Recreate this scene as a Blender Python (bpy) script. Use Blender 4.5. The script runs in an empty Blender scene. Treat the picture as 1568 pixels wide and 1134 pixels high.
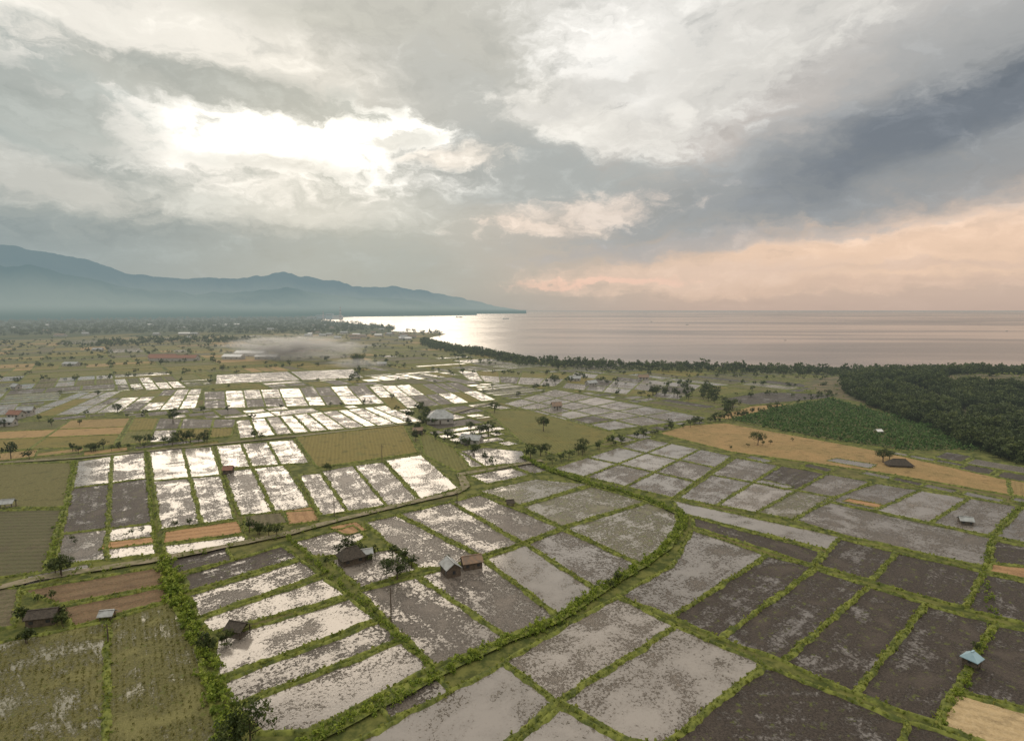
import bpy, math, random
import numpy as np
from mathutils import Vector
random.seed(7); np.random.seed(7)
RNG=np.random.default_rng(11)
# ---------------------------------------------------------------- survey helpers
H=65.0; F=871.0; PITCH=math.radians(6.03); CP,SP=math.cos(PITCH),math.sin(PITCH)
def ray(px,py):
    dx=px-784; dy=567-py
    return dx, F*CP+dy*SP, -F*SP+dy*CP
def g(px,py,z=0.0):
    x,y,r=ray(px,py); t=(H-z)/-r
    return (x*t,y*t)
def G(l): return [g(*p) for p in l]
def proj(x,y,z=0):
    zz=z-H; d=y*CP-zz*SP; u=y*SP+zz*CP
    if d<=1: return (0,3000)
    return (784+F*x/d, 567-F*u/d)
def azel(px,py):
    x,y,z=ray(px,py); return math.atan2(x,y), math.atan2(z,math.hypot(x,y))
def s2l(c):
    return tuple(((v/255)/12.92 if v/255<=0.04045 else ((v/255+0.055)/1.055)**2.4) for v in c)
def inpoly(poly,X,Y):
    X=np.asarray(X,float);Y=np.asarray(Y,float); r=np.zeros(X.shape,bool); n=len(poly)
    for i in range(n):
        x1,y1=poly[i];x2,y2=poly[(i+1)%n]
        if y1==y2: continue
        c=((y1>Y)!=(y2>Y))&(X<(x2-x1)*(Y-y1)/(y2-y1)+x1); r^=c
    return r
sc=bpy.context.scene
COL=sc.collection
# ---------------------------------------------------------------- node helper
class NT:
    def __init__(s,tree): s.t=tree; s.n=tree.nodes; s.l=tree.links
    def new(s,t,**k):
        nd=s.n.new(t)
        for a,b in k.items(): setattr(nd,a,b)
        return nd
    def set(s,sock,v):
        if isinstance(v,bpy.types.NodeSocket): s.l.new(v,sock)
        else:
            if hasattr(sock.default_value,'__len__') and not hasattr(v,'__len__'): v=(v,)*len(sock.default_value)
            if hasattr(sock.default_value,'__len__') and len(sock.default_value)==4 and len(v)==3: v=(*v,1)
            sock.default_value=v
    def m(s,op,a,b=0.0,c=0.0,clamp=False):
        nd=s.new('ShaderNodeMath',operation=op,use_clamp=clamp)
        s.set(nd.inputs[0],a); s.set(nd.inputs[1],b); s.set(nd.inputs[2],c); return nd.outputs[0]
    def vm(s,op,a,b=(0,0,0)):
        nd=s.new('ShaderNodeVectorMath',operation=op); s.set(nd.inputs[0],a)
        if op=='SCALE': s.set(nd.inputs['Scale'],b)
        else: s.set(nd.inputs[1],b)
        return nd.outputs[1] if op in('LENGTH','DOT_PRODUCT') else nd.outputs[0]
    def mix(s,f,a,b,bt='MIX'):
        nd=s.new('ShaderNodeMix',data_type='RGBA',blend_type=bt,clamp_factor=True)
        s.set(nd.inputs[0],f); s.set(nd.inputs[6],a); s.set(nd.inputs[7],b); return nd.outputs[2]
    def fmix(s,f,a,b):
        nd=s.new('ShaderNodeMix',data_type='FLOAT'); s.set(nd.inputs[0],f); s.set(nd.inputs[2],a); s.set(nd.inputs[3],b); return nd.outputs[0]
    def mr(s,v,a,b,c=0.0,d=1.0,smooth=True):
        nd=s.new('ShaderNodeMapRange',interpolation_type='SMOOTHSTEP' if smooth else 'LINEAR')
        s.set(nd.inputs[0],v); 
        for i,q in enumerate((a,b,c,d)): s.set(nd.inputs[1+i],q)
        return nd.outputs[0]
    def noise(s,vec,scale,detail=3,rough=0.5,dist=0.0,col=False):
        nd=s.new('ShaderNodeTexNoise'); s.set(nd.inputs['Vector'],vec)
        nd.inputs['Scale'].default_value=scale; nd.inputs['Detail'].default_value=detail
        nd.inputs['Roughness'].default_value=rough; nd.inputs['Distortion'].default_value=dist
        return nd.outputs['Color'] if col else nd.outputs['Fac']
    def mapping(s,vec,loc=(0,0,0),rot=(0,0,0),scale=(1,1,1),typ='POINT'):
        nd=s.new('ShaderNodeMapping',vector_type=typ); s.set(nd.inputs['Vector'],vec)
        nd.inputs['Location'].default_value=loc; nd.inputs['Rotation'].default_value=rot; nd.inputs['Scale'].default_value=scale
        return nd.outputs[0]
    def comb(s,x,y,z=0.0):
        nd=s.new('ShaderNodeCombineXYZ'); s.set(nd.inputs[0],x);s.set(nd.inputs[1],y);s.set(nd.inputs[2],z); return nd.outputs[0]
    def sep(s,v):
        nd=s.new('ShaderNodeSeparateXYZ'); s.set(nd.inputs[0],v); return nd.outputs
    def ramp(s,f,stops):
        nd=s.new('ShaderNodeValToRGB'); s.set(nd.inputs[0],f); e=nd.color_ramp.elements
        while len(e)<len(stops): e.new(0.5)
        for el,(p,c) in zip(e,stops): el.position=p; el.color=(*c,1)
        return nd.outputs[0]
    def bump(s,h,strength,dist):
        nd=s.new('ShaderNodeBump'); nd.inputs['Strength'].default_value=strength; nd.inputs['Distance'].default_value=dist
        s.set(nd.inputs['Height'],h); return nd.outputs[0]

HAZE=(0.30,0.335,0.32)  # colour of the haze painted into the materials as emission
def newmat(name):
    m=bpy.data.materials.new(name); m.use_nodes=True; m.node_tree.nodes.clear()
    return m,NT(m.node_tree)
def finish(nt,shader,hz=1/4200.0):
    """painted aerial haze: emission mixed in, growing with distance from the world origin"""
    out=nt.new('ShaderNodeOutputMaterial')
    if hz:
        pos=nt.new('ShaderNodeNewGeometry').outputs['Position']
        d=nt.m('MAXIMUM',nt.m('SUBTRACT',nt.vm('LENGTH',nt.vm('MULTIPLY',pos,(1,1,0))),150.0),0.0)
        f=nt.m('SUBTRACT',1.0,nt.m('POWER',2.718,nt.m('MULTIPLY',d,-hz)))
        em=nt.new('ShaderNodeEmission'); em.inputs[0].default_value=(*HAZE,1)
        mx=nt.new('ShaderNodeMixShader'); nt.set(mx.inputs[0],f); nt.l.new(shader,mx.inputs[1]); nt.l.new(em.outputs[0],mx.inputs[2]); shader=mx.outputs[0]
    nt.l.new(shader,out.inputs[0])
def princ(nt,base,rough=0.8,normal=None,spec=0.5,metal=0.0):
    p=nt.new('ShaderNodeBsdfPrincipled'); nt.set(p.inputs['Base Color'],base); nt.set(p.inputs['Roughness'],rough)
    nt.set(p.inputs['Specular IOR Level'],spec); nt.set(p.inputs['Metallic'],metal)
    if normal is not None: nt.l.new(normal,p.inputs['Normal'])
    return p.outputs[0]
def attr(nt,name='rnd'):
    nd=nt.new('ShaderNodeAttribute',attribute_name=name); return nd.outputs['Fac']

# paddies ------------------------------------------------------
def mat_paddy(name,thr,streak,wcol,mcol,mcol2,soft=0.04,wr=0.06,green=0.0,cs=1.7,sy=0.75,furrow=0.0,mr_=0.5,ms=0.4):
    m,nt=newmat(name)
    uv=nt.new('ShaderNodeUVMap').outputs[0]; r=attr(nt)
    n1=nt.noise(uv,cs,6,0.7,0.6)
    n2=nt.noise(nt.mapping(uv,scale=(0.03,sy,1)),1.0,5,0.65,0.35)
    n3=nt.noise(uv,0.11,5,0.62,0.5)
    fine=nt.noise(uv,2.6,4,0.75)
    h=nt.m('ADD',nt.m('MULTIPLY',n1,1-streak),nt.m('MULTIPLY',n2,streak))
    h=nt.m('ADD',h,nt.m('MULTIPLY',nt.m('SUBTRACT',n3,0.5),0.75))
    h=nt.m('ADD',h,nt.m('MULTIPLY',nt.m('SUBTRACT',r,0.5),0.08))
    if furrow:
        vv=nt.sep(nt.vm('ADD',uv,nt.vm('SCALE',nt.noise(uv,0.12,3,0.6,col=True),2.2)))[1]
        sn=nt.m('SINE',nt.m('MULTIPLY',vv,1.0))
        h=nt.m('SUBTRACT',h,nt.m('MULTIPLY',nt.m('MULTIPLY',nt.mr(sn,0.5,1.0),nt.mr(n2,.4,.6)),furrow))
    mud=nt.mr(h,thr-soft,thr+soft)
    sub=nt.mr(h,thr-0.2,thr)
    mc=nt.mix(nt.mr(fine,0.38,0.62),mcol,mcol2)
    mc=nt.mix(nt.m('MULTIPLY',nt.mr(n3,0.5,0.68),0.5),mc,tuple(c*1.5 for c in mcol2))
    if green>0:
        gm=nt.mr(nt.noise(uv,0.6,4,0.7),0.62-green,0.70-green)
        mc=nt.mix(nt.m('MULTIPLY',gm,0.8),mc,(0.11,0.125,0.03))
    wc=nt.mix(nt.mr(n3,0.35,0.65),wcol,tuple(c*0.74 for c in wcol))
    wc=nt.mix(nt.m('MULTIPLY',sub,0.65),wc,tuple(c*1.15 for c in mcol2))
    wc=nt.vm('SCALE',wc,nt.fmix(r,0.8,1.12))
    base=nt.mix(mud,wc,mc)
    rough=nt.fmix(mud,nt.fmix(sub,wr,wr*2.2+.04),mr_)
    bh=nt.m('ADD',nt.m('MULTIPLY',mud,nt.m('ADD',nt.m('MULTIPLY',fine,1.6),0.4)),nt.m('MULTIPLY',n1,0.06))
    nrm=nt.bump(bh,0.8,0.2)
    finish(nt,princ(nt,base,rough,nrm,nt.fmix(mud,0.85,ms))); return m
def mat_crop(name,c1,c2,c3,rowscale=0.9,rowamt=0.35):
    m,nt=newmat(name)
    uv=nt.new('ShaderNodeUVMap').outputs[0]; r=attr(nt)
    s=nt.sep(nt.vm('ADD',uv,nt.vm('SCALE',nt.noise(uv,0.5,2,col=True),0.5)))
    w=nt.m('SINE',nt.m('MULTIPLY',s[1],6.283*rowscale))
    row=nt.m('MULTIPLY',nt.mr(w,-0.6,0.9),nt.mr(nt.noise(uv,0.9,3,0.6),0.35,0.6))
    big=nt.noise(uv,0.07,6,0.68,0.5); fine=nt.noise(uv,1.6,5,0.8)
    c=nt.mix(nt.mr(nt.m('ADD',big,nt.m('MULTIPLY',nt.m('SUBTRACT',r,0.5),0.4)),0.38,0.62),c1,c2)
    c=nt.mix(nt.m('MULTIPLY',nt.mr(fine,0.42,0.6),0.7),c,c3)
    c=nt.mix(nt.m('MULTIPLY',nt.mr(nt.noise(uv,0.22,4,0.7),.52,.66),0.6),c,tuple(v*0.55 for v in c2))
    c=nt.mix(nt.m('MULTIPLY',row,rowamt),c,tuple(v*0.45 for v in c1))
    nrm=nt.bump(nt.m('ADD',fine,row),0.8,0.25)
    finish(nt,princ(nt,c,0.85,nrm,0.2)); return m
M={}
M['wet']=mat_paddy('flooded_paddy_water',0.60,0.15,(0.27,0.235,0.20),(0.095,0.076,0.058),(0.16,0.132,0.106),soft=.05)
M['mot']=mat_paddy('muddy_paddy',0.52,0.22,(0.24,0.208,0.176),(0.056,0.044,0.033),(0.122,0.10,0.08),cs=1.4,furrow=.06)
M['dark']=mat_paddy('ploughed_mud',0.40,0.36,(0.17,0.148,0.13),(0.028,0.021,0.016),(0.075,0.059,0.047),wr=0.14,green=0.05,cs=1.4,sy=0.42,furrow=.09,soft=.06,mr_=.62,ms=.2)
M['veg']=mat_paddy('weedy_paddy',0.50,0.15,(0.25,0.218,0.18),(0.06,0.052,0.03),(0.14,0.122,0.072),green=0.10,cs=1.2)
M['ricew']=mat_paddy('young_rice_in_water',0.43,0.45,(0.20,0.185,0.145),(0.085,0.082,0.028),(0.165,0.15,0.058),green=0.04,sy=1.0,soft=.06,wr=.15,mr_=.8,ms=.15)
M['dry']=mat_crop('fallow_grass',(0.11,0.095,0.05),(0.16,0.125,0.078),(0.075,0.088,0.03),0.4,0.3)
M['green']=mat_crop('green_rice',(0.08,0.085,0.025),(0.13,0.115,0.037),(0.18,0.165,0.07),0.9,0.45)
M['olive']=mat_crop('turning_rice',(0.17,0.135,0.032),(0.105,0.115,0.03),(0.22,0.175,0.05),0.6,0.2)
M['gold']=mat_crop('ripe_rice',(0.32,0.205,0.085),(0.22,0.16,0.06),(0.36,0.24,0.11),0.6,0.2)
M['orange']=mat_crop('dry_straw_bed',(0.38,0.21,0.10),(0.31,0.18,0.09),(0.42,0.26,0.13),0.35,0.35)
M['tan']=mat_crop('straw_mats',(0.50,0.36,0.19),(0.44,0.32,0.17),(0.54,0.41,0.24),0.5,0.2)
M['soil']=mat_crop('bare_soil',(0.20,0.125,0.07),(0.22,0.145,0.085),(0.11,0.09,0.045),0.25,0.4)
FN={'wet':'flooded_rice_paddy','mot':'muddy_rice_paddy','dark':'ploughed_rice_paddy','veg':'weedy_rice_paddy','dry':'fallow_field','ricew':'young_rice_paddy',
 'green':'green_rice_field','olive':'turning_rice_field','gold':'ripe_rice_field','orange':'straw_bed','tan':'straw_drying_field','soil':'bare_soil_field'}
def mat_simple(name,c1,c2,scale=1.0,rough=0.8,bump=0.0,spec=0.3,hz=1/4200.0,coord='Object',metal=0.0):
    m,nt=newmat(name); tc=nt.new('ShaderNodeTexCoord').outputs[coord]
    n=nt.noise(tc,scale,5,0.65); c=nt.mix(nt.mr(n,0.35,0.65),c1,c2)
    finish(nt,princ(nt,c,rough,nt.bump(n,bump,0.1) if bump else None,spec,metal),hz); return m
def mat_leaf(name,stops):
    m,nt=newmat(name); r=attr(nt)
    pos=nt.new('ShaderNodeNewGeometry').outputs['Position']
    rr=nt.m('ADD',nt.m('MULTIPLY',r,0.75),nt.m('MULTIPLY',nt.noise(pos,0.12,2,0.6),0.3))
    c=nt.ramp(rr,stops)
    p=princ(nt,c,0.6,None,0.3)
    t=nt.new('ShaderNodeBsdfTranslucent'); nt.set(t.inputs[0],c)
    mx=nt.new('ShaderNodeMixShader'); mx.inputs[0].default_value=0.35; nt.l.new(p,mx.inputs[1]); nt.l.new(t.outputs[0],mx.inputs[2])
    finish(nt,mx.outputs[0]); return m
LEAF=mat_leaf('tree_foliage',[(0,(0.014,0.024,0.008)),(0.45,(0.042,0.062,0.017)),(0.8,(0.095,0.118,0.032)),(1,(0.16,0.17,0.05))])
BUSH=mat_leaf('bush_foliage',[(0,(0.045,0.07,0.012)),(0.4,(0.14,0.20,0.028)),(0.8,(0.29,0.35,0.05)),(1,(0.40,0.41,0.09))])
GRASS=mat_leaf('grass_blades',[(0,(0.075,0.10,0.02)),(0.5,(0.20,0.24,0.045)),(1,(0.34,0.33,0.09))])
BARK=mat_simple('bark',(0.06,0.045,0.03),(0.12,0.09,0.065),3.0)
BUND=mat_simple('bund_grass',(0.065,0.08,0.022),(0.19,0.205,0.045),0.45,0.9,0.6,0.2)
DIRT=mat_simple('dirt_road',(0.25,0.205,0.14),(0.13,0.125,0.055),0.5,0.9,0.4,0.2)

# ---------------------------------------------------------------- mesh helpers
def mesh_np(name,V,Q,mats,mi=None,rnd=None,link=True,smooth=False):
    me=bpy.data.meshes.new(name); V=np.asarray(V,np.float32); Q=np.asarray(Q,np.int32)
    me.vertices.add(len(V)); me.vertices.foreach_set('co',V.ravel())
    k=Q.shape[1]; me.loops.add(Q.size); me.loops.foreach_set('vertex_index',Q.ravel())
    me.polygons.add(len(Q)); me.polygons.foreach_set('loop_start',np.arange(0,Q.size,k,dtype=np.int32))
    me.polygons.foreach_set('loop_total',np.full(len(Q),k,np.int32))
    for m in mats: me.materials.append(m)
    if mi is not None: me.polygons.foreach_set('material_index',np.asarray(mi,np.int32))
    if rnd is not None:
        a=me.attributes.new('rnd','FLOAT','FACE'); a.data.foreach_set('value',np.asarray(rnd,np.float32))
    me.update(calc_edges=True)
    if smooth: me.polygons.foreach_set('use_smooth',np.ones(len(Q),bool))
    if not link: return me
    ob=bpy.data.objects.new(name,me); COL.objects.link(ob); return ob
def addob(name,me,loc=(0,0,0),rot=0,scale=1,parent=None):
    ob=bpy.data.objects.new(name,me); COL.objects.link(ob); ob.location=loc; ob.rotation_euler=(0,0,rot)
    ob.scale=(scale,)*3 if not hasattr(scale,'__len__') else scale
    if parent: ob.parent=parent
    return ob
def pyob(name,V,Fc,mats,parent=None,mi=None):
    me=bpy.data.meshes.new(name); me.from_pydata(V,[],Fc)
    for m in (mats if isinstance(mats,list) else [mats]): me.materials.append(m)
    if mi: 
        for p,i in zip(me.polygons,mi): p.material_index=i
    me.update(); ob=bpy.data.objects.new(name,me); COL.objects.link(ob)
    if parent: ob.parent=parent
    return ob

# ---------------------------------------------------------------- terrain
coast=[(490,491),(530,494),(575,498),(606,502),(598,507),(640,508.5),(684,511),(660,516),(648,522),(690,531),(720,535),(755,541),(800,549),(850,553),(900,555),(960,558),(1030,560),(1100,561.5),(1180,563),(1260,565),(1350,566),(1450,568),(1568,571)]
def far(p,D): return ((p-784)/866*D,D)
landw=[far(800,15500),far(790,14500),far(725,11500),far(650,9000),far(565,6500),far(500,4700)]+G(coast)+[(760,560),(1200,640),(3000,900),(9000,1500),(9000,-3000),(-22000,-3000),(-22000,17000),(-2000,19000)]
L2=[]
for i,(a,b) in enumerate(zip(landw,landw[1:]+landw[:1])):
    L2.append(a); d=math.dist(a,b)
    if 5<i<30:
        n=int(min(30,d/8))
        for k in range(1,n):
            t=k/n; w=4*math.sin(k*1.7+i)+3*random.uniform(-1,1)
            L2.append((a[0]+(b[0]-a[0])*t,a[1]+(b[1]-a[1])*t+w))
landw=L2
woods=G([(1288,600),(1298,582),(1330,575),(1420,570),(1700,572),(1900,700),(1568,712),(1505,690),(1465,668),(1400,645),(1335,622)])
m,nt=newmat('ground_grass')
pos=nt.new('ShaderNodeTexCoord').outputs['Object']
vor=nt.new('ShaderNodeTexVoronoi'); nt.set(vor.inputs['Vector'],nt.mapping(pos,rot=(0,0,0.6),scale=(0.012,0.005,1))); vor.inputs['Scale'].default_value=1
vc=nt.sep(vor.outputs['Color'])
patch=nt.ramp(vc[0],[(0,(0.045,0.06,0.02)),(0.4,(0.10,0.10,0.03)),(0.7,(0.18,0.14,0.04)),(1,(0.08,0.09,0.03))])
n=nt.noise(pos,0.25,6,0.7); n2=nt.noise(pos,0.02,5,0.6)
near=nt.mix(nt.mr(n,0.38,0.62),(0.055,0.068,0.02),(0.15,0.15,0.045))
near=nt.mix(nt.mr(n2,0.5,0.7),near,(0.15,0.115,0.06))
d=nt.vm('LENGTH',pos)
c=nt.mix(nt.mr(d,500,900),near,patch)
c=nt.mix(nt.mr(d,1300,2600),c,(0.035,0.048,0.022))
finish(nt,princ(nt,c,0.95,nt.bump(n,0.6,0.3),0.1))
GROUND=m
pyob('ground',[(x,y,0) for x,y in landw],[list(range(len(landw)))],GROUND)
m,nt=newmat('sea_water')
pos=nt.new('ShaderNodeTexCoord').outputs['Object']
d=nt.vm('LENGTH',pos)
band=nt.noise(nt.mapping(pos,rot=(0,0,0.12),scale=(0.0005,0.0022,1)),1.0,5,0.6,0.8)
rip=nt.noise(nt.mapping(pos,scale=(0.06,0.14,1)),1.0,4,0.6)
hz=nt.mr(d,500,5000,1.0,0.06,False)
nd=nt.new('ShaderNodeBump'); nt.set(nd.inputs['Strength'],nt.m('MULTIPLY',hz,0.3)); nd.inputs['Distance'].default_value=1.2; nt.set(nd.inputs['Height'],rip)
rough=nt.fmix(nt.mr(band,0.4,0.62),0.16,0.27)
bf=nt.mr(band,0.4,0.62)
xr=nt.mr(nt.m('DIVIDE',nt.sep(pos)[0],nt.m('ADD',nt.sep(pos)[1],500.0)),-0.05,0.8)
base=nt.mix(bf,(0.29,0.235,0.20),(0.16,0.135,0.12))
base=nt.mix(nt.m('MULTIPLY',xr,.6),base,(0.11,0.09,0.08))
finish(nt,princ(nt,base,rough,nd.outputs[0],0.42),1/70000)
SEA=m
pyob('sea',[(-60000,-500,-0.6),(90000,-500,-0.6),(90000,120000,-0.6),(-60000,120000,-0.6)],[(0,1,2,3)],SEA)

# mountains
def fbm1(x,seed,octs=5):
    r=0;a=1;tot=0;rs=np.random.RandomState(seed)
    for o in range(octs):
        ph=rs.rand()*100; f=2**o
        xi=x*f+ph; i=np.floor(xi).astype(int); fr=xi-i; fr=fr*fr*(3-2*fr)
        tab=rs.rand(4096); r=r+a*(tab[i%4096]*(1-fr)+tab[(i+1)%4096]*fr-0.5); tot+=a; a*=0.5
    return r/tot
def ridge(name,trace,Dlist,foot,mat,seed,jk=1.0):
    els=[]; azs=[]
    for p in trace:
        a,e=azel(*p); azs.append(a); els.append(e)
    nA,nT=460,46
    A=np.linspace(azs[0],azs[-1],nA); E=np.interp(A,azs,els); D=np.interp(A,azs,Dlist)
    jag=fbm1(A*60,seed,5)*0.0065*jk
    V=np.zeros((nA,nT,3)); T=np.linspace(0,1.25,nT)
    for j,t in enumerate(T):
        spur=fbm1(A*45+t*0.9,seed+1,5)*0.8+fbm1(A*150-t*2,seed+3,4)*0.3
        Dj=D*(foot+(1-foot)*t)+ (fbm1(A*30,seed+5,3)*900*(1-abs(t-1)))
        hr=np.maximum(D*np.tan(np.maximum(E,0.0005)+jag*(E>0.006))+H,2)
        prof=t**1.25 if t<=1 else 1-(t-1)*1.6
        prof=prof*(1+spur*0.9*max(0,(1-abs(2*t-1)) if t<1 else 0))
        V[:,j,0]=Dj*np.sin(A); V[:,j,1]=Dj*np.cos(A); V[:,j,2]=hr*prof-1
    idx=np.arange(nA*nT).reshape(nA,nT)
    Q=np.stack([idx[:-1,:-1],idx[1:,:-1],idx[1:,1:],idx[:-1,1:]],-1).reshape(-1,4)
    mesh_np(name,V.reshape(-1,3),Q,[mat],smooth=True)
def mat_mtn(name,top,mist,mz,fac):
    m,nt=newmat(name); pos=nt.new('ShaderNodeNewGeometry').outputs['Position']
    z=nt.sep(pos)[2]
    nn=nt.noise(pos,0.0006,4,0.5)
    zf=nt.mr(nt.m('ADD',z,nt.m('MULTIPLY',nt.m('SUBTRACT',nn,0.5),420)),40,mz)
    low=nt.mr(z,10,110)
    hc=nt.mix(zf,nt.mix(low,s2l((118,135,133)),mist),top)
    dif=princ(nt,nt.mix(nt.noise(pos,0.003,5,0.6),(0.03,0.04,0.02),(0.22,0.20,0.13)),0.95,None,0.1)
    em=nt.new('ShaderNodeEmission'); nt.set(em.inputs[0],hc)  # haze and low mist painted as a glow over the slopes
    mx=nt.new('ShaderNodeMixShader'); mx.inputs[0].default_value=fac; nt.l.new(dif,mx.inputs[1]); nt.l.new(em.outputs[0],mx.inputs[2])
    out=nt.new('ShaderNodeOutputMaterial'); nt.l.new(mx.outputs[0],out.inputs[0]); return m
tr=[(-900,420),(-500,372),(-200,352),(-60,362),(0,372),(70,386),(140,400),(190,416),(225,421),(290,427),(350,427),(400,423),(432,418),(480,426),(518,430),(540,439),(600,438),(640,443),(700,455),(745,465),(780,472),(806,476)]
Dl=[7000,7500,8000,8300,8500,8700,8900,9200,9400,9800,10200,10400,10500,10800,11000,11500,12000,12500,13500,14500,15200,15800]
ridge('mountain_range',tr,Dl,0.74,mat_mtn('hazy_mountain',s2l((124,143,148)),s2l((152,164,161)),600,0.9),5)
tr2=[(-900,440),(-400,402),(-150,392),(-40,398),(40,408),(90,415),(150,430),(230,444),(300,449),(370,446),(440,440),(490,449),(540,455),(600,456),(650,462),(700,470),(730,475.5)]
ridge('foothills',tr2,[5600,5800,6000,6200,6400,6500,6600,6800,7000,7200,7500,7900,8300,8800,9300,10000,10600],0.72,mat_mtn('hazy_foothill',s2l((116,136,140)),s2l((149,162,158)),430,0.91),23,.8)

# ---------------------------------------------------------------- fields
EXPL=[]; BV=[];BQ=[]; TUFT=[]
def ccw(P):
    a=sum(P[i][0]*P[(i+1)%len(P)][1]-P[(i+1)%len(P)][0]*P[i][1] for i in range(len(P)))
    return P if a>0 else P[::-1]
def densify(P,step):
    R=[]
    for a,b in zip(P,P[1:]+P[:1]):
        n=max(1,int(math.dist(a,b)/step))
        for k in range(n): R.append((a[0]+(b[0]-a[0])*k/n,a[1]+(b[1]-a[1])*k/n))
    return R
def bund(P,w=1.0,step=1.2,hh=0.3,prof=None):
    R=np.array(densify(P,step)); n=len(R)
    if n<3: return
    d1=R-np.roll(R,1,0); d2=np.roll(R,-1,0)-R
    d1/=np.linalg.norm(d1,axis=1)[:,None]+1e-9; d2/=np.linalg.norm(d2,axis=1)[:,None]+1e-9
    N=np.stack([(d1+d2)[:,1],-(d1+d2)[:,0]],1); N/=np.linalg.norm(N,axis=1)[:,None]+1e-9
    rows=[]
    base=bund.n
    wob=0.28*np.sin(np.arange(n)*0.55+RNG.uniform(0,6))*np.sin(np.arange(n)*0.21)   # banks are never dead straight
    for off,z,j,jz in ((-0.4,-0.02,0.3,0),(0.05,hh,0.2,0.1),(0.42,hh*0.95,0.1,0.1),(0.85,-0.04,0.2,0)):
        o=(off+RNG.uniform(-j,j,n)+(wob if off<.3 else 0))*w
        rows.append(np.column_stack([R+N*o[:,None],z+RNG.uniform(-jz,jz,n)*hh*3]))
    V=np.concatenate(rows); i=np.arange(n); k=(i+1)%n
    for r in range(3):
        BQ.append(np.stack([i+r*n,k+r*n,k+(r+1)*n,i+(r+1)*n],1)[:,::-1]+base)
    BV.append(V); bund.n+=len(V)
    D=math.hypot(*P[0])
    if D<330:
        per=R+N*(0.25*w+wob*.6)[:,None]; TUFT.append((per,D))
bund.n=0
def fuv(P):
    a,b=max(zip(P,P[1:]+P[:1]),key=lambda e:math.dist(*e)); L=math.dist(a,b)
    return ((b[0]-a[0])/L,(b[1]-a[1])/L)
FCOL={}
ZC=[0]
def field(P,typ,w=1.0,merge=False,z=None,step=None,nobund=False):
    P=ccw([tuple(p) for p in P]); u=fuv(P); D=math.hypot(sum(p[0] for p in P)/len(P),sum(p[1] for p in P)/len(P))
    if z is None: ZC[0]+=1; z=0.04+(ZC[0]%45)*0.004
    ox,oy=random.uniform(0,500),random.uniform(0,500); r=random.random()
    uv=[(p[0]*u[0]+p[1]*u[1]+ox,-p[0]*u[1]+p[1]*u[0]+oy) for p in P]
    if merge:
        L=FCOL.setdefault(typ,[[],[],[],[]]); b=len(L[0]); L[0]+= [(x,y,z) for x,y in P]; L[1].append(list(range(b,b+len(P)))); L[2]+=uv; L[3].append(r)
    else:
        mkfield(FN[typ],[(x,y,z) for x,y in P],[list(range(len(P)))],uv,[r],M[typ]); EXPL.append(P)
    if not nobund: bund(P,w,step or (1.2 if D<350 else 6),0.3+(0.12 if D<350 else 0))
def mkfield(name,V,Fc,uv,rn,mat):
    me=bpy.data.meshes.new(name); me.from_pydata(V,[],Fc); me.materials.append(mat)
    l=me.uv_layers.new(name='UVMap'); l.data.foreach_set('uv',np.array(uv,np.float32).ravel())
    a=me.attributes.new('rnd','FLOAT','FACE'); a.data.foreach_set('value',np.array(rn,np.float32)); me.update()
    return addob(name,me)
def shrink(P,s):
    P=ccw(P); n=len(P); R=[]
    for i in range(n):
        a,b,c=P[i-1],P[i],P[(i+1)%n]
        u=Vector((b[0]-a[0],b[1]-a[1])).normalized(); v=Vector((c[0]-b[0],c[1]-b[1])).normalized()
        n1=Vector((-u.y,u.x)); n2=Vector((-v.y,v.x)); k=(n1+n2); q=k/(max(0.35,1+n1.dot(n2)))
        R.append((b[0]+q.x*s,b[1]+q.y*s))
    return R
def fp(px,typ,w=1.0,s=0.0,z=None): field(shrink(G(px),s),typ,w,z=z)
def grid(q,nu,nv,types,gap=0.45,w=0.9,jit=0.08,merge=False,us=None,vs=None):
    a,b,c,d=[Vector(p) for p in G(q)]
    EXPL.append([tuple(p) for p in (a,b,c,d)])
    us=us or [min(1,max(0,(i+(random.uniform(-jit,jit)*1.8 if 0<i<nu else 0))/nu)) for i in range(nu+1)]
    vs=vs or [min(1,max(0,(i+(random.uniform(-jit,jit)*1.8 if 0<i<nv else 0))/nv)) for i in range(nv+1)]
    f=lambda u,v:(a*(1-u)+b*u)*(1-v)+(d*(1-u)+c*u)*v
    for j in range(nv):
        for i in range(nu):
            P=[f(us[i],vs[j]),f(us[i+1],vs[j]),f(us[i+1],vs[j+1]),f(us[i],vs[j+1])]
            t=types[(j*nu+i)%len(types)] if isinstance(types,list) else random.choice(types.split())
            field(shrink([tuple(p) for p in P],gap),t,w,merge=merge)
# bottom centre
fp([(775,1012),(945,915),(1032,958),(852,1072)],'wet')
fp([(862,1074),(1036,961),(1167,1016),(1015,1140),(965,1134)],'wet')
fp([(400,1215),(770,1018),(848,1076),(650,1240)],'wet')
fp([(857,1086),(965,1140),(925,1290),(660,1245)],'wet')
fp([(1172,1022),(1388,1107),(1330,1300),(935,1290),(1020,1143)],'dark')
fp([(1393,1109),(1445,1122),(1600,1185),(1560,1300),(1340,1300)],'dark')
fp([(948,912),(1030,868),(1062,812),(1172,850),(1028,943)],'mot')
fp([(1032,945),(1176,852),(1246,869),(1101,976)],'dark')
fp([(1106,978),(1250,873),(1327,897),(1198,1010)],'dark')
fp([(1203,1013),(1332,900),(1415,924),(1307,1060)],'dark')
fp([(1313,1063),(1420,928),(1518,954),(1430,1105)],'dark')
fp([(1470,1058),(1524,958),(1680,990),(1690,1112)],'dark')
fp([(1440,1112),(1463,1064),(1690,1118),(1660,1190)],'tan')
fp([(1030,766),(1287,822),(1266,841),(1048,787)],'wet')
fp([(1062,793),(1258,845),(1243,864),(1062,806)],'dark')
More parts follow.
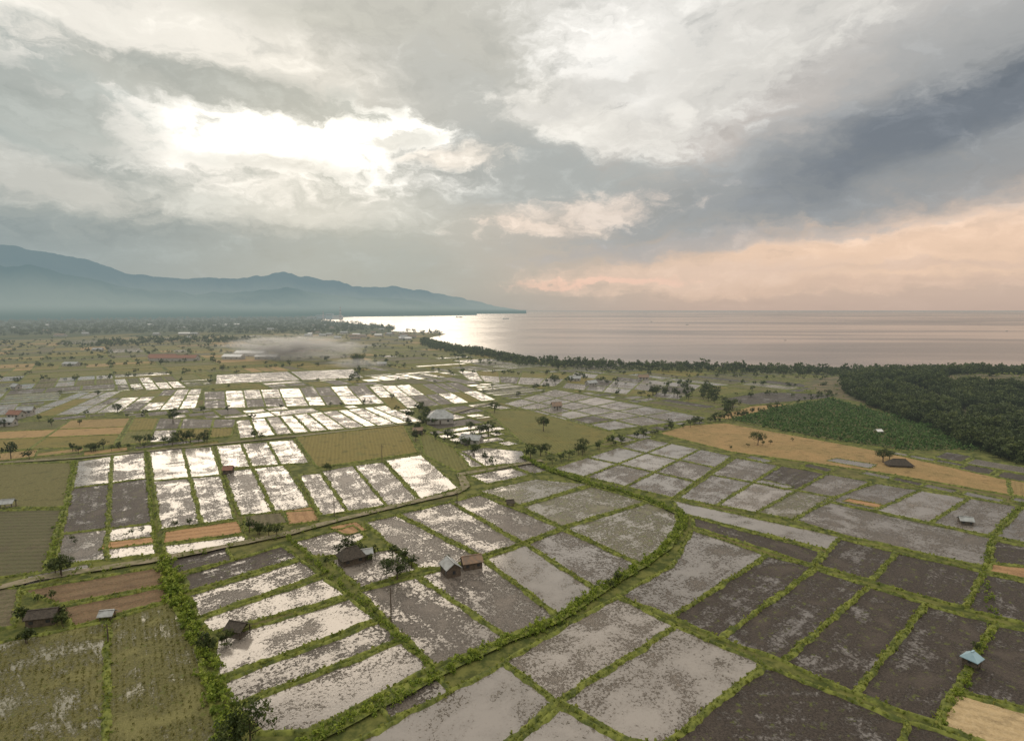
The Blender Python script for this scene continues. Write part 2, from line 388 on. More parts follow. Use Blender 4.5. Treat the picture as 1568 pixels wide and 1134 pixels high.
fp([(1287,826),(1370,846),(1332,888),(1252,865)],'dark')
fp([(1374,848),(1502,876),(1476,930),(1338,891)],'dark')
fp([(1507,880),(1680,915),(1690,985),(1482,933)],'dark')
fp([(1218,797),(1262,768),(1517,824),(1507,868),(1295,820)],'mot')
fp([(1524,828),(1680,862),(1680,880),(1520,862)],'dark')
fp([(1520,864),(1680,883),(1680,908),(1514,875)],'orange')
# right centre
grid([(843,718),(1030,763),(1122,698),(990,671)],3,3,['wet','mot','mot','wet','wet','mot','mot','wet','mot'],vs=[0,0.33,0.66,1])
grid([(1036,763),(1214,796),(1335,738),(1126,701)],3,2,['mot','wet','veg','mot','dark','mot'])
grid([(1262,766),(1516,821),(1562,776),(1340,740)],3,1,['mot','wet','mot'])
grid([(1522,822),(1700,858),(1720,800),(1566,777)],2,1,['mot','mot'])
fp([(1010,664),(1050,652),(1110,648),(1340,690),(1540,735),(1545,758),(1350,724),(1120,692)],'gold')
fp([(1545,735),(1700,760),(1720,795),(1552,758)],'gold')
fp([(1265,706),(1280,702),(1342,712),(1332,718)],'wet',0.4,z=.28)
fp([(1152,738),(1165,735),(1215,746),(1202,750)],'wet',0.4,z=.28)
fp([(1290,768),(1300,764),(1352,774),(1345,779)],'orange',0.4,z=.28)
# centre block
fp([(735,752),(820,734),(902,742),(797,773)],'veg')
fp([(800,776),(905,745),(990,768),(860,806)],'veg')
fp([(866,809),(992,770),(1033,785),(1038,800),(1012,840),(980,862)],'veg')
fp([(692,768),(735,758),(857,808),(800,830)],'mot')
fp([(612,787),(689,769),(795,832),(738,850)],'mot')
fp([(560,800),(607,789),(733,853),(690,868),(640,870)],'mot')
fp([(808,833),(861,812),(974,863),(917,903)],'mot')
fp([(743,856),(804,835),(913,906),(855,940)],'wet')
fp([(642,882),(738,858),(850,943),(777,973)],'mot')
fp([(552,907),(637,884),(772,976),(700,1008),(664,1018)],'mot')
fp([(450,830),(540,806),(560,822),(515,850),(480,852)],'mot')
fp([(505,858),(600,840),(640,872),(552,900)],'mot')
fp([(505,808),(545,800),(562,812),(530,820)],'orange',0.4,z=.28)
# bottom-left strips
fp([(282,882),(432,836),(455,855),(290,905)],'dark')
fp([(292,912),(460,859),(490,879),(303,945)],'mot')
fp([(305,950),(494,886),(530,912),(325,968)],'wet')
fp([(330,980),(535,918),(574,948),(335,1038)],'wet')
fp([(342,1045),(580,954),(610,979),(355,1080)],'mot')
fp([(362,1085),(615,985),(658,1022),(470,1120),(400,1120)],'wet')
fp([(-250,985),(0,985),(162,953),(158,1250),(-250,1250)],'ricew')
fp([(168,951),(262,922),(300,985),(335,1134),(350,1250),(165,1250)],'ricew')
fp([(35,905),(250,868),(255,895),(92,925)],'soil')
fp([(98,930),(257,899),(264,917),(112,960)],'soil')
fp([(-200,935),(-20,900),(28,902),(20,960),(-200,985)],'dry')
# left centre
grid([(82,866),(240,850),(222,691),(118,706)],2,3,['mot','wet','dark','dark','mot','mot'],us=[0,.5,1],vs=[0,.2,.62,1])
grid([(244,812),(362,795),(325,684),(227,689)],2,2,['mot','mot','wet','wet'],vs=[0,.5,1])
fp([(252,815),(364,798),(371,817),(250,832)],'orange',0.6)
fp([(160,832),(238,823),(238,832),(155,842)],'orange',0.4,z=.28)
fp([(252,836),(374,820),(378,832),(258,850)],'wet')
grid([(366,790),(482,782),(437,712),(341,722)],2,1,['mot','mot'])
grid([(340,718),(476,709),(450,673),(330,683)],3,1,['wet','mot','mot'])
fp([(458,728),(490,725),(530,783),(492,790)],'mot')
fp([(493,722),(540,713),(590,775),(534,783)],'mot')
fp([(543,713),(586,708),(641,767),(594,775)],'mot')
fp([(590,705),(645,697),(702,747),(645,764)],'wet')
fp([(375,792),(430,782),(440,800),(380,812)],'dry')
fp([(437,783),(478,777),(488,798),(443,804)],'orange',0.4,z=.28)
fp([(454,670),(618,651),(640,693),(487,716)],'olive')
fp([(640,657),(688,682),(742,714),(700,722),(650,696)],'olive')
fp([(745,628),(820,627),(942,662),(915,680),(848,696),(800,678)],'olive')
fp([(745,685),(800,690),(808,708),(722,716),(700,690)],'mot')
fp([(-300,718),(112,708),(98,776),(-350,785)],'green')
fp([(-350,790),(96,780),(66,876),(-400,930)],'dry')
grid([(-260,702),(175,682),(200,640),(-100,650)],3,3,'green olive olive gold dry')
grid([(180,682),(355,668),(362,642),(205,640)],4,2,'dark olive mot dark')
grid([(366,672),(650,645),(590,621),(360,644)],11,1,'wet mot mot mot dark')
grid([(15,640),(300,625),(310,595),(120,601)],9,3,'mot mot mot dark olive')
grid([(312,626),(590,618),(560,590),(312,600)],9,2,'wet mot mot dark dark')
fp([(332,574),(440,569),(460,582),(330,588)],'mot',0.6)
fp([(445,569),(540,565),(556,578),(464,582)],'mot',0.6)
grid([(600,628),(760,612),(700,585),(565,592)],7,2,'dark mot olive dark mot')
grid([(770,618),(930,660),(1085,640),(850,596)],6,3,'wet mot mot dark mot')
grid([(860,594),(1040,612),(1075,590),(880,570)],5,3,'wet mot olive mot dark')
grid([(720,583),(850,592),(875,572),(700,568)],5,2,'mot mot olive dark')
# plantation base
plant=[(1118,643),(1180,628),(1270,611),(1330,628),(1440,655),(1512,690),(1380,690),(1250,670)]
fp(plant,'green',0.5)
fp([(1090,640),(1150,622),(1210,618),(1170,628),(1115,642)],'gold',0.5)
fp([(1100,612),(1170,600),(1280,604),(1265,610),(1150,620)],'dark',0.5)

# knoll
KX,KY=390,440
def hill(x,y): return np.maximum(15.5*np.exp(-((x-KX)/92.0)**2-((y-KY)/86.0)**2)-1.2,-.3)
n=60; xs=np.linspace(KX-240,KX+300,n); ys=np.linspace(KY-210,KY+200,n); XX,YY=np.meshgrid(xs,ys)
ZZ=hill(XX,YY)+RNG.uniform(-.15,.15,XX.shape)*(hill(XX,YY)>1)
idx=np.arange(n*n).reshape(n,n); Q=np.stack([idx[:-1,:-1],idx[:-1,1:],idx[1:,1:],idx[1:,:-1]],-1).reshape(-1,4)
HILLM=mat_simple('dry_hill_grass',(0.15,0.11,0.06),(0.065,0.07,0.028),0.1,0.95,0.4)
mesh_np('wooded_hill',np.stack([XX,YY,ZZ],-1).reshape(-1,3),Q,[HILLM],smooth=True)
EXPLW=[woods]
ta=math.radians(36); A=(-math.sin(ta),math.cos(ta)); B=(math.cos(ta),math.sin(ta))
def ptype(x,y):
    px,py=proj(x,y)
    def pick(**k):
        t=sum(k.values()); q=random.random()*t
        for a,b in k.items():
            q-=b
            if q<=0: return a
        return a
    if py<545: return pick(gold=1.6,olive=4,green=4,dry=2.5,dark=.8)
    if py<572 and px<560: return pick(gold=2.5,olive=4,green=2.5,dry=1.5)
    if px>1050 and py<650: return pick(dry=2.5,olive=1.5,dark=2.5,green=3,veg=1)
    if py<572: return pick(olive=2,green=2,dark=2,mot=2,wet=.5,dry=1)
    if py<645: return pick(wet=.8,mot=3,dark=2,olive=1,dry=.7)
    if px<360 and py<705: return pick(olive=3,green=2,gold=1.5,dark=1)
    if px>1500: return pick(dark=4,mot=2,gold=.5)
    return pick(mot=3,dark=2,wet=1,green=1)
BB=None
def free(P,D):
    global BB
    if BB is None: BB=[(min(p[0] for p in E),max(p[0] for p in E),min(p[1] for p in E),max(p[1] for p in E),E) for E in EXPL+EXPLW]
    a,b,c,d=P
    U=np.array([0.03,0.35,0.65,.97])[:,None]; W=np.array([0.03,.25,.5,.75,.97])[None,:]
    X=((a[0]*(1-U)+b[0]*U)*(1-W)+(d[0]*(1-U)+c[0]*U)*W).ravel(); Y=((a[1]*(1-U)+b[1]*U)*(1-W)+(d[1]*(1-U)+c[1]*U)*W).ravel()
    if D>420 and not inpoly(landw,X,Y).all(): return False
    x0,x1,y0,y1=X.min(),X.max(),Y.min(),Y.max()
    for e0,e1,e2,e3,E in BB:
        if e1<x0 or e0>x1 or e3<y0 or e2>y1: continue
        if inpoly(E,X,Y).any(): return False
    return True
nf=0
b=-1500.0
cells=[]
while b<1100:
    bw=random.uniform(45,75); a=-300.0+random.uniform(-30,30)
    while a<2100:
        al=random.uniform(38,62)
        cx=A[0]*(a+al/2)+B[0]*(b+bw/2); cy=A[1]*(a+al/2)+B[1]*(b+bw/2)
        D=math.hypot(cx,cy)
        if cy>40 and D<1700 and abs(math.atan2(cx,cy))<math.radians(56) :
            ns=random.randint(3,5) if D<700 else (random.randint(1,3))
            along_=random.random()<0.6; typ0=ptype(cx,cy)
            for k in range(ns):
                g0=1.2 if D<700 else 2.0
                if along_: a0,a1,b0,b1=a+g0,a+al-g0,b+bw*k/ns+0.5,b+bw*(k+1)/ns-0.5
                else: a0,a1,b0,b1=a+al*k/ns+0.5,a+al*(k+1)/ns-0.5,b+g0,b+bw-g0
                P=[(A[0]*q+B[0]*s_,A[1]*q+B[1]*s_) for q,s_ in ((a0,b0),(a0,b1),(a1,b1),(a1,b0))]
                cells.append((P,D,typ0 if random.random()<0.45 else None))
        a+=al
    b+=bw
OPEN=[]
def place(P,D,t0,depth=0):
    global nf
    if free(P,D):
        cx=sum(p[0] for p in P)/4; cy=sum(p[1] for p in P)/4
        field(P,t0 or ptype(cx,cy),0.8,merge=True,step=1.5 if D<300 else 8,nobund=D>1100,z=0.035); nf+=1; OPEN.append((P,D))
    elif depth<3 and D<700:
        a,b_,c,d=P; mid=lambda p,q:((p[0]+q[0])/2,(p[1]+q[1])/2)
        if math.dist(a,b_)>math.dist(b_,c): S=[(a,mid(a,b_),mid(d,c),d),(mid(a,b_),b_,c,mid(d,c))]
        else: S=[(a,b_,mid(b_,c),mid(a,d)),(mid(a,d),mid(b_,c),c,d)]
        for q in S: place(shrink(list(q),0.3) if depth==0 else list(q),D,t0,depth+1)
for P,D,t0 in cells: place(ccw(P),D,t0)
PL={'wet':'flooded_rice_paddies','mot':'muddy_rice_paddies','dark':'ploughed_rice_paddies','veg':'weedy_rice_paddies','dry':'fallow_fields','green':'green_rice_fields','olive':'turning_rice_fields','gold':'ripe_rice_fields','orange':'straw_beds','tan':'straw_fields','soil':'bare_soil_fields'}
for t,L in FCOL.items(): mkfield(PL[t],L[0],L[1],L[2],L[3],M[t])
mesh_np('field_bunds',np.concatenate(BV),np.concatenate(BQ),[BUND])

# ---------------------------------------------------------------- vegetation
def leaves(C,size,nper,rc,rbase):
    n=len(C)*nper
    c=np.repeat(C,nper,0); d=RNG.normal(size=(n,3)); d/=np.linalg.norm(d,axis=1)[:,None]
    rad=np.repeat(rc,nper)*RNG.uniform(0.45,1.0,n)
    p=c+d*rad[:,None]
    nn=d+RNG.normal(size=(n,3))*0.6; nn/=np.linalg.norm(nn,axis=1)[:,None]
    t=np.cross(nn,RNG.normal(size=(n,3))); t/=np.linalg.norm(t,axis=1)[:,None]+1e-9; b=np.cross(nn,t)
    s=size*RNG.uniform(0.6,1.3,n)[:,None]; s2=s*RNG.uniform(0.5,0.9,n)[:,None]
    V=np.stack([p-t*s,p-b*s2,p+t*s,p+b*s2],1).reshape(-1,3)
    Q=np.arange(n*4).reshape(n,4)
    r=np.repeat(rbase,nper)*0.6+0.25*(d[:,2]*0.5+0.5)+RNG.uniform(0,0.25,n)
    return V,Q,np.clip(r,0,1)
def limb(p0,p1,r0,r1,k=5):
    p0=np.array(p0,float);p1=np.array(p1,float); d=p1-p0; d/=np.linalg.norm(d)
    u=np.cross(d,(0.3,0.9,0.2)); u/=np.linalg.norm(u); v=np.cross(d,u)
    an=np.arange(k)*2*math.pi/k
    ring=np.cos(an)[:,None]*u+np.sin(an)[:,None]*v
    V=np.concatenate([p0+ring*r0,p1+ring*r1]); i=np.arange(k)
    return V,np.stack([i,(i+1)%k,(i+1)%k+k,i+k],1)
def tree_np(h,cr,ncl,nper,ls,squash=0.7,trunk=True,low=0.35):
    VV=[];QQ=[];MI=[];RR=[];b=0
    def add(V,Q,m,r):
        nonlocal b
        VV.append(V);QQ.append(Q+b);MI.append(np.full(len(Q),m));RR.append(r if hasattr(r,'__len__') else np.full(len(Q),r)); b+=len(V)
    cz=h*(low+(1-low)/2); hz=h*(1-low)/2
    d=RNG.normal(size=(ncl,3)); d/=np.linalg.norm(d,axis=1)[:,None]
    rr=RNG.uniform(0.35,1.0,ncl)**0.7
    lob=1+0.25*np.sin(np.arctan2(d[:,1],d[:,0])*3+RNG.uniform(0,6))
    C=np.column_stack([d[:,0]*rr*cr*lob,d[:,1]*rr*cr*lob,cz+d[:,2]*rr*hz*RNG.uniform(.7,1.1,ncl)])
    if trunk:
        top=(RNG.uniform(-.2,.2)*cr*.5,RNG.uniform(-.2,.2)*cr*.5,h*0.62)
        add(*limb((0,0,-0.3),top,h*0.035,h*0.014,6),0,0.5)
        for i in range(min(6,ncl)):
            s=np.array([top[0],top[1],h*RNG.uniform(.3,.6)])*np.array([.6,.6,1]); add(*limb(s,C[i],h*0.013,h*0.004,4),0,0.5)
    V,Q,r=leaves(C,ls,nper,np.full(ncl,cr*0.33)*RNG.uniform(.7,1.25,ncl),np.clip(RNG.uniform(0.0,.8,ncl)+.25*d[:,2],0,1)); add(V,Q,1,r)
    return np.concatenate(VV),np.concatenate(QQ),np.concatenate(MI),np.concatenate(RR)
NEARV=[tree_np(6,2.3+0.3*i,30,34,0.2) for i in range(4)]
MIDV=[tree_np(7,2.8+0.3*i,18,14,0.42) for i in range(4)]
WOODV=[tree_np(7,3.8+0.4*i,22,20,0.55,low=.1) for i in range(4)]
FARV=[tree_np(8,3.6+0.4*i,11,7,0.95,trunk=True,low=0.15) for i in range(4)]
BUSHV=[tree_np(1.0,0.75,7,12,0.13,trunk=False,low=0.0) for i in range(5)]
def mass(name,pts,variants,leafmat,smin=0.8,smax=1.25):
    VV=[];QQ=[];MI=[];RR=[];b=0
    for p in pts:
        V,Q,mi,r=variants[RNG.integers(len(variants))]
        s=p[3]*RNG.uniform(smin,smax); a=RNG.uniform(0,6.28); c,s_=math.cos(a)*s,math.sin(a)*s
        W=np.empty_like(V); W[:,0]=V[:,0]*c-V[:,1]*s_+p[0]; W[:,1]=V[:,0]*s_+V[:,1]*c+p[1]; W[:,2]=V[:,2]*s*RNG.uniform(.85,1.15)+p[2]
        VV.append(W);QQ.append(Q+b);MI.append(mi);RR.append(np.clip(r+RNG.uniform(-.2,.2),0,1)); b+=len(V)
    if not VV: return
    return mesh_np(name,np.concatenate(VV),np.concatenate(QQ),[BARK,leafmat],np.concatenate(MI),np.concatenate(RR))
# tufts on bunds
TV=[]
for per,D in TUFT:
    k=3 if D<170 else (2 if D<240 else 1)
    p=np.repeat(per,k,0); p=p+RNG.uniform(-0.55,0.55,p.shape); keep=RNG.random(len(p))<0.8; TV.append(p[keep])
P=np.concatenate(TV); n=len(P)*2; P=np.repeat(P,2,0)
a=RNG.uniform(0,6.28,n); s=RNG.uniform(0.1,0.3,n); hh=RNG.uniform(0.15,0.55,n); lean=RNG.uniform(-.3,.3,(n,2))
dx=np.cos(a)*s;dy=np.sin(a)*s
V=np.stack([np.column_stack([P[:,0]-dx,P[:,1]-dy,np.full(n,.1)]),np.column_stack([P[:,0]+dx,P[:,1]+dy,np.full(n,.1)]),
 np.column_stack([P[:,0]+dx*.6+lean[:,0],P[:,1]+dy*.6+lean[:,1],.2+hh]),np.column_stack([P[:,0]-dx*1.2+lean[:,0],P[:,1]-dy*1.2+lean[:,1],.2+hh*.8])],1).reshape(-1,3)
mesh_np('bund_grass_tufts',V,np.arange(n*4).reshape(n,4),[GRASS],rnd=RNG.uniform(0,1,n))
def along(poly,step,wid,s0,s1,prob=1.0,px=True):
    W=G(poly) if px else poly; R=[]
    for a,b in zip(W,W[1:]):
        L=math.dist(a,b); n=max(1,int(L/step))
        for k in range(n):
            if random.random()>prob: continue
            t=(k+random.random())/n
            R.append((a[0]+(b[0]-a[0])*t+random.uniform(-wid,wid),a[1]+(b[1]-a[1])*t+random.uniform(-wid,wid),0.0,random.uniform(s0,s1)))
    return R
ditchA=[(430,1165),(520,1112),(600,1072),(700,1018),(775,982),(852,952),(915,908),(985,866),(1022,838),(1048,800),(1045,790),(990,764),(900,740),(840,720),(800,700)]
pathB=[(-300,960),(-100,925),(60,887),(250,857),(430,821),(520,797),(640,768),(700,755),(713,745),(705,727),(760,718),(830,706)]
lineC=[(440,822),(500,876),(560,928),(610,978),(662,1022)]
leftL=[(255,862),(270,905),(292,960),(325,1040),(345,1090),(350,1180)]
mass('ditch_hedge',along(ditchA,0.5,1.1,0.7,1.7)+along(ditchA,0.6,1.7,0.4,.9),BUSHV,BUSH)
mass('path_hedge',along(pathB,0.8,1.9,0.4,1.1,.8)+along(lineC,0.7,.8,0.5,1.2,.85),BUSHV,BUSH)
mass('bush_row',along(leftL,0.5,1.6,0.9,2.0)+along([(250,860),(262,915),(275,930)],.6,1.5,1,2.0)+along([(1440,1118),(1470,1055),(1524,955),(1505,880),(1520,822),(1568,770)],1.0,.6,.4,1.1,.7)+along([(245,850),(228,760),(224,690)],1.0,.6,.4,1.0,.7)+along([(72,880),(100,780),(115,706)],1.2,1.2,.5,1.3,.7),BUSHV,BUSH)
def roadstrip(name,pxl,w,mat,z=0.07):
    W=densify(G(pxl)[:],3)[:-1]
    end=g(*pxl[-1]); 
    k=min(range(len(W)),key=lambda i:math.dist(W[i],end)); W=W[:k+1]
    V=[];Fc=[]
    for i,p in enumerate(W):
        q=W[min(i+1,len(W)-1)]; o=W[max(i-1,0)]; d=Vector((q[0]-o[0],q[1]-o[1])).normalized(); nn=Vector((-d.y,d.x))
        ww=w*random.uniform(.8,1.2)/2
        V+=[(p[0]+nn.x*ww,p[1]+nn.y*ww,z),(p[0]-nn.x*ww,p[1]-nn.y*ww,z)]
        if i: Fc.append((2*i-2,2*i-1,2*i+1,2*i))
    pyob(name,V,Fc,mat)
roadstrip('dirt_road',pathB,3.0,DIRT,0.52)
roadstrip('dirt_track',[(-100,716),(120,702),(330,681),(460,668),(640,648),(760,615)],2.6,DIRT,0.5)
roadstrip('grass_causeway',ditchA,2.4,BUND,0.48)
mid=[]
mid+=along([(-100,712),(120,698),(260,676)],4,3,.35,.9,.6)+along([(120,690),(230,682),(330,676)],3,4,.35,.8,.8)
mid+=along([(620,648),(650,665),(700,680),(750,712)],4,2.5,.3,.7,.8)+along([(640,672),(760,668)],6,5,.4,.8)
mid+=along([(840,712),(900,692),(990,668),(1060,652),(1130,640)],4,2,.3,.75,.85)
mid+=along([(1130,640),(1200,622),(1270,608)],5,3,.3,.6,.8)
mid+=along([(985,607),(1010,603),(1060,612)],4,6,.6,1.1)+along([(1065,603),(1100,615),(1120,640)],4,7,.6,1.1)
mid+=along([(1110,690),(1250,672),(1510,694),(1568,715)],6,1.5,.2,.4,.6)
mid+=along([(0,655),(100,652),(200,640),(320,632),(600,618)],9,4,.3,.7,.6)
mid+=along([(620,640),(660,652),(640,625)],4,3,.4,.8)
mid+=along([(78,832),(140,826),(240,812)],3,2,.2,.4,.7)+along([(60,888),(110,880)],4,2,.5,.9)+along([(380,812),(420,822)],2,2,.3,.6)
mid+=along([(30,960),(50,920),(100,915),(100,965),(40,985)],2.5,1.5,.25,.5,.8)
mid+=along([(560,858),(600,850),(640,880)],3,1.5,.3,.55)+along([(510,848),(530,838),(575,850)],2,1.5,.3,.55)+along([(680,868),(740,862)],3,1.5,.2,.4)
mid+=along([(300,985),(320,1010),(365,965)],2,1.5,.25,.45)
mass('tree_hedge',mid,MIDV,LEAF)
farp=[]
for ln in ([(-300,590),(0,585),(200,578),(330,566),(420,562)],[(420,562),(560,558),(640,566),(740,572),(870,575)],[(-200,566),(0,563),(160,560),(330,553)],[(540,585),(560,560),(545,548),(700,545),(760,560)],[(870,572),(950,590),(1080,592),(1120,606),(1290,606)],[(-200,545),(100,543),(330,538),(430,548),(560,550)],[(820,600),(850,580),(880,585)],[(-200,553),(100,551),(300,545)],[(-300,535),(0,533),(250,528),(450,533)],[(900,568),(1000,575),(1120,577),(1280,582)],[(1000,590),(1100,585),(1200,592),(1280,592)]):
    farp+=along(ln,7,7,.25,.65,.8)
shore=[(648,522),(690,533),(720,537),(755,543),(800,552),(850,556.5),(900,559),(960,561),(1030,563),(1100,565),(1180,567),(1260,569),(1350,570),(1450,572),(1568,575),(1750,590)]
farp+=along(shore,2.0,5,.5,1.15)+along([(a,b+3) for a,b in shore],2.2,8,.45,1.05)+along([(a,b+6) for a,b in shore],4,10,.3,.85)
for P_,D in OPEN:
    if D>330 and random.random()<0.2:
        p=random.choice(P_); farp.append((p[0],p[1],0,random.uniform(.25,.55)))
    if D>700:
        for _ in range(random.choice([0,0,1,2])):
            a_,b_=P_[0],P_[1] if random.random()<.5 else P_[3]; t=random.random(); farp.append((a_[0]+(b_[0]-a_[0])*t,a_[1]+(b_[1]-a_[1])*t,0,random.uniform(.35,.8)))
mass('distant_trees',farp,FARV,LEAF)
fp_=[]
while len(fp_)<4800:
    D=1250*math.exp(random.random()*1.65); az_=random.uniform(math.radians(-54),math.radians(-4))
    x,y=D*math.sin(az_),D*math.cos(az_)
    v=math.sin(D*0.009+az_*7)+math.sin(D*0.004-az_*15+1)*0.8+random.uniform(-.4,.4)
    if D<1900 and v<0.5: continue
    fp_.append((x,y,0,random.uniform(.6,1.1)*(1+D/4500)))
X=np.array([p[0] for p in fp_]);Y=np.array([p[1] for p in fp_]); ok=inpoly(landw,X,Y)
fp_=[p for p,o in zip(fp_,ok) if o]
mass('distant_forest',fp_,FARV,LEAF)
wp=[]
xs_=[p[0] for p in woods];ys_=[p[1] for p in woods]
XR=RNG.uniform(min(xs_),max(xs_),9000); YR=RNG.uniform(min(ys_),max(ys_),9000); ok=inpoly(woods,XR,YR)
for x,y in zip(XR[ok],YR[ok]):
    h=float(hill(x,y)); px_,py_=proj(x,y,h)
    if px_>1680: continue
    if h>9.5 and y<KY+30 and random.random()<0.95: continue
    wp.append((x,y,max(h,0)-.3,random.uniform(.7,1.3)))
    if len(wp)>=1500: break
print('woods',len(wp))
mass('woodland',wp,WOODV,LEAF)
# a fringe of trees along the wood's near edge
mass('woodland_edge',along([(1292,598),(1335,620),(1400,643),(1465,667),(1505,690),(1568,708),(1640,712)],3,4,.55,1.15),WOODV,LEAF)
sp=[]
for _ in range(500):
    x=KX+random.gauss(0,60); y=KY-15+random.gauss(0,50); sp.append((x,y,float(hill(x,y))-.2,random.uniform(.8,2.2)))
mass('hill_scrub',sp,BUSHV,GRASS)
# plantation rows
pw=ccw(G(plant)); a_=Vector(g(1118,643)); b_=Vector(g(1512,690)); u=(b_-a_).normalized(); v=Vector((-u.y,u.x))
rows=[]
for j in range(-10,60):
    for i in range(0,140):
        p=a_+u*(i*1.9+random.uniform(-.4,.4))+v*(j*4.2+random.uniform(-.25,.25)); rows.append((p.x,p.y,0,random.uniform(1.1,2.0)))
X=np.array([p[0] for p in rows]);Y=np.array([p[1] for p in rows]); ok=inpoly(pw,X,Y)
PLM=mat_leaf('plantation_foliage',[(0,(0.03,0.06,0.014)),(0.5,(0.07,0.135,0.03)),(1,(0.12,0.19,0.045))])
mass('crop_rows',[p for p,o in zip(rows,ok) if o],[tree_np(1.2,0.9,4,6,0.3,trunk=False,low=0) for _ in range(3)],PLM)
# rice plants in the near green fields
rp=[]
for poly,c0,c1 in (([(-60,985),(0,985),(162,953),(158,1250),(-60,1250)],(160,953),(158,1250)),([(168,951),(262,922),(300,985),(335,1134),(350,1250),(165,1250)],(170,951),(165,1250))):
    W=ccw(G(poly)); a_=Vector(g(*c0)); b_=Vector(g(*c1)); u=(b_-a_).normalized(); v=Vector((-u.y,u.x))
    n=26000; X=RNG.uniform(-70,70,n)//1.0*1.0+RNG.normal(0,.12,n); Y=RNG.uniform(-10,90,n)
    PX=a_.x+v.x*X+u.x*Y; PY=a_.y+v.y*X+u.y*Y
    keep=np.sin(PX*.31+np.sin(PY*.2)*2)+np.sin(PY*.43+PX*.1)+RNG.uniform(-1.3,1.3,n)>-1.4
    ok=inpoly(W,PX,PY)&keep; rp.append(np.column_stack([PX[ok],PY[ok]]))
P0_=np.concatenate(rp); P=np.repeat(P0_,3,0)+RNG.uniform(-.14,.14,(len(P0_)*3,2)); n=len(P)
a=RNG.uniform(0,6.28,n); s=RNG.uniform(0.03,0.09,n); hh=RNG.uniform(0.05,0.2,n); dx=np.cos(a)*s;dy=np.sin(a)*s; lean=RNG.uniform(-.15,.15,(n,2))
zb=.2
V=np.stack([np.column_stack([P[:,0]-dx,P[:,1]-dy,np.full(n,.03)]),np.column_stack([P[:,0]+dx,P[:,1]+dy,np.full(n,.03)]),
 np.column_stack([P[:,0]+dx+lean[:,0],P[:,1]+dy+lean[:,1],hh+zb]),np.column_stack([P[:,0]-dx+lean[:,0],P[:,1]-dy+lean[:,1],hh+zb])],1).reshape(-1,3)
RICE=mat_leaf('rice_leaves',[(0,(0.10,0.11,0.03)),(0.5,(0.20,0.19,0.06)),(1,(0.32,0.28,0.12))])
mesh_np('rice_plants',V,np.arange(n*4).reshape(n,4),[RICE],rnd=RNG.uniform(0.0,1,n))
NM=[mesh_np('tree_mesh',V,Q,[BARK,LEAF],mi,r,link=False) for V,Q,mi,r in NEARV]
def tree(px,py,hpx,name='tree',wide=1.0):
    x,y=g(px,py); d=y*CP+H*SP; h=hpx*d/F
    addob(name,random.choice(NM),(x,y,0),random.uniform(0,6.28),(h/6*wide,h/6*wide,h/6))
for t in [(95,884,36),(85,880,26),(265,648,22),(180,632,15),(150,606,9),(272,676,18),(292,678,20),(314,676,18),(390,672,14),(400,674,12),(500,722,14),(608,886,36,'tree',1.25),(592,878,24),(385,1150,85,'tree',0.75),(352,1160,60),(812,706,27),(828,698,20),(836,696,18),(893,688,18),(757,632,18),(832,660,24),(1160,682,22),(1352,708,22,'tree',1.3),(1362,704,16),(945,892,18),(935,900,14),(395,818,16),(412,822,22),(505,722,12),(640,660,14),(748,668,24),(735,668,20),(686,672,16),(548,562,22),(120,695,14),(140,692,14),(720,660,16),(985,668,14),(850,588,14),(855,568,16),(1048,600,16),(1080,604,18),(1090,608,18),(1000,606,16),(1270,606,10),(1495,996,14),(40,985,22),(95,955,20),(345,985,22),(320,1000,24),(290,805,12),(268,808,12),(555,852,16),(500,865,12),(60,645,10),(600,612,10)]:
    tree(*t)

# ---------------------------------------------------------------- buildings
WALL=mat_simple('plaster_wall',(0.42,0.39,0.34),(0.33,0.30,0.26),0.8)
WOOD=mat_simple('weathered_wood',(0.13,0.10,0.075),(0.07,0.055,0.04),2.0)
TIN=mat_simple('tin_roof',(0.34,0.35,0.34),(0.22,0.22,0.21),0.7,0.5,0.0,0.4)
TILE=mat_simple('clay_tile_roof',(0.27,0.135,0.09),(0.19,0.10,0.07),1.2)
THATCH=mat_simple('thatch_roof',(0.085,0.07,0.055),(0.045,0.038,0.03),2.5,0.95,0.6)
TINO=mat_simple('rusty_tin_roof',(0.26,0.17,0.11),(0.17,0.13,0.10),1.0)
WHITE=mat_simple('white_metal_roof',(0.72,0.70,0.66),(0.6,0.58,0.55),0.2,0.5)
BLUE=mat_simple('blue_metal_roof',(0.30,0.42,0.47),(0.24,0.35,0.40),0.5,0.5)
GLASS=mat_simple('dark_window',(0.03,0.035,0.04),(0.05,0.05,0.05),1,0.2)
def box(cx,cy,cz,sx,sy,sz):
    V=[(cx+i*sx/2,cy+j*sy/2,cz+k*sz/2) for k in(-1,1) for j in(-1,1) for i in(-1,1)]
    return V,[(0,2,3,1),(4,5,7,6),(0,1,5,4),(2,6,7,3),(0,4,6,2),(1,3,7,5)]
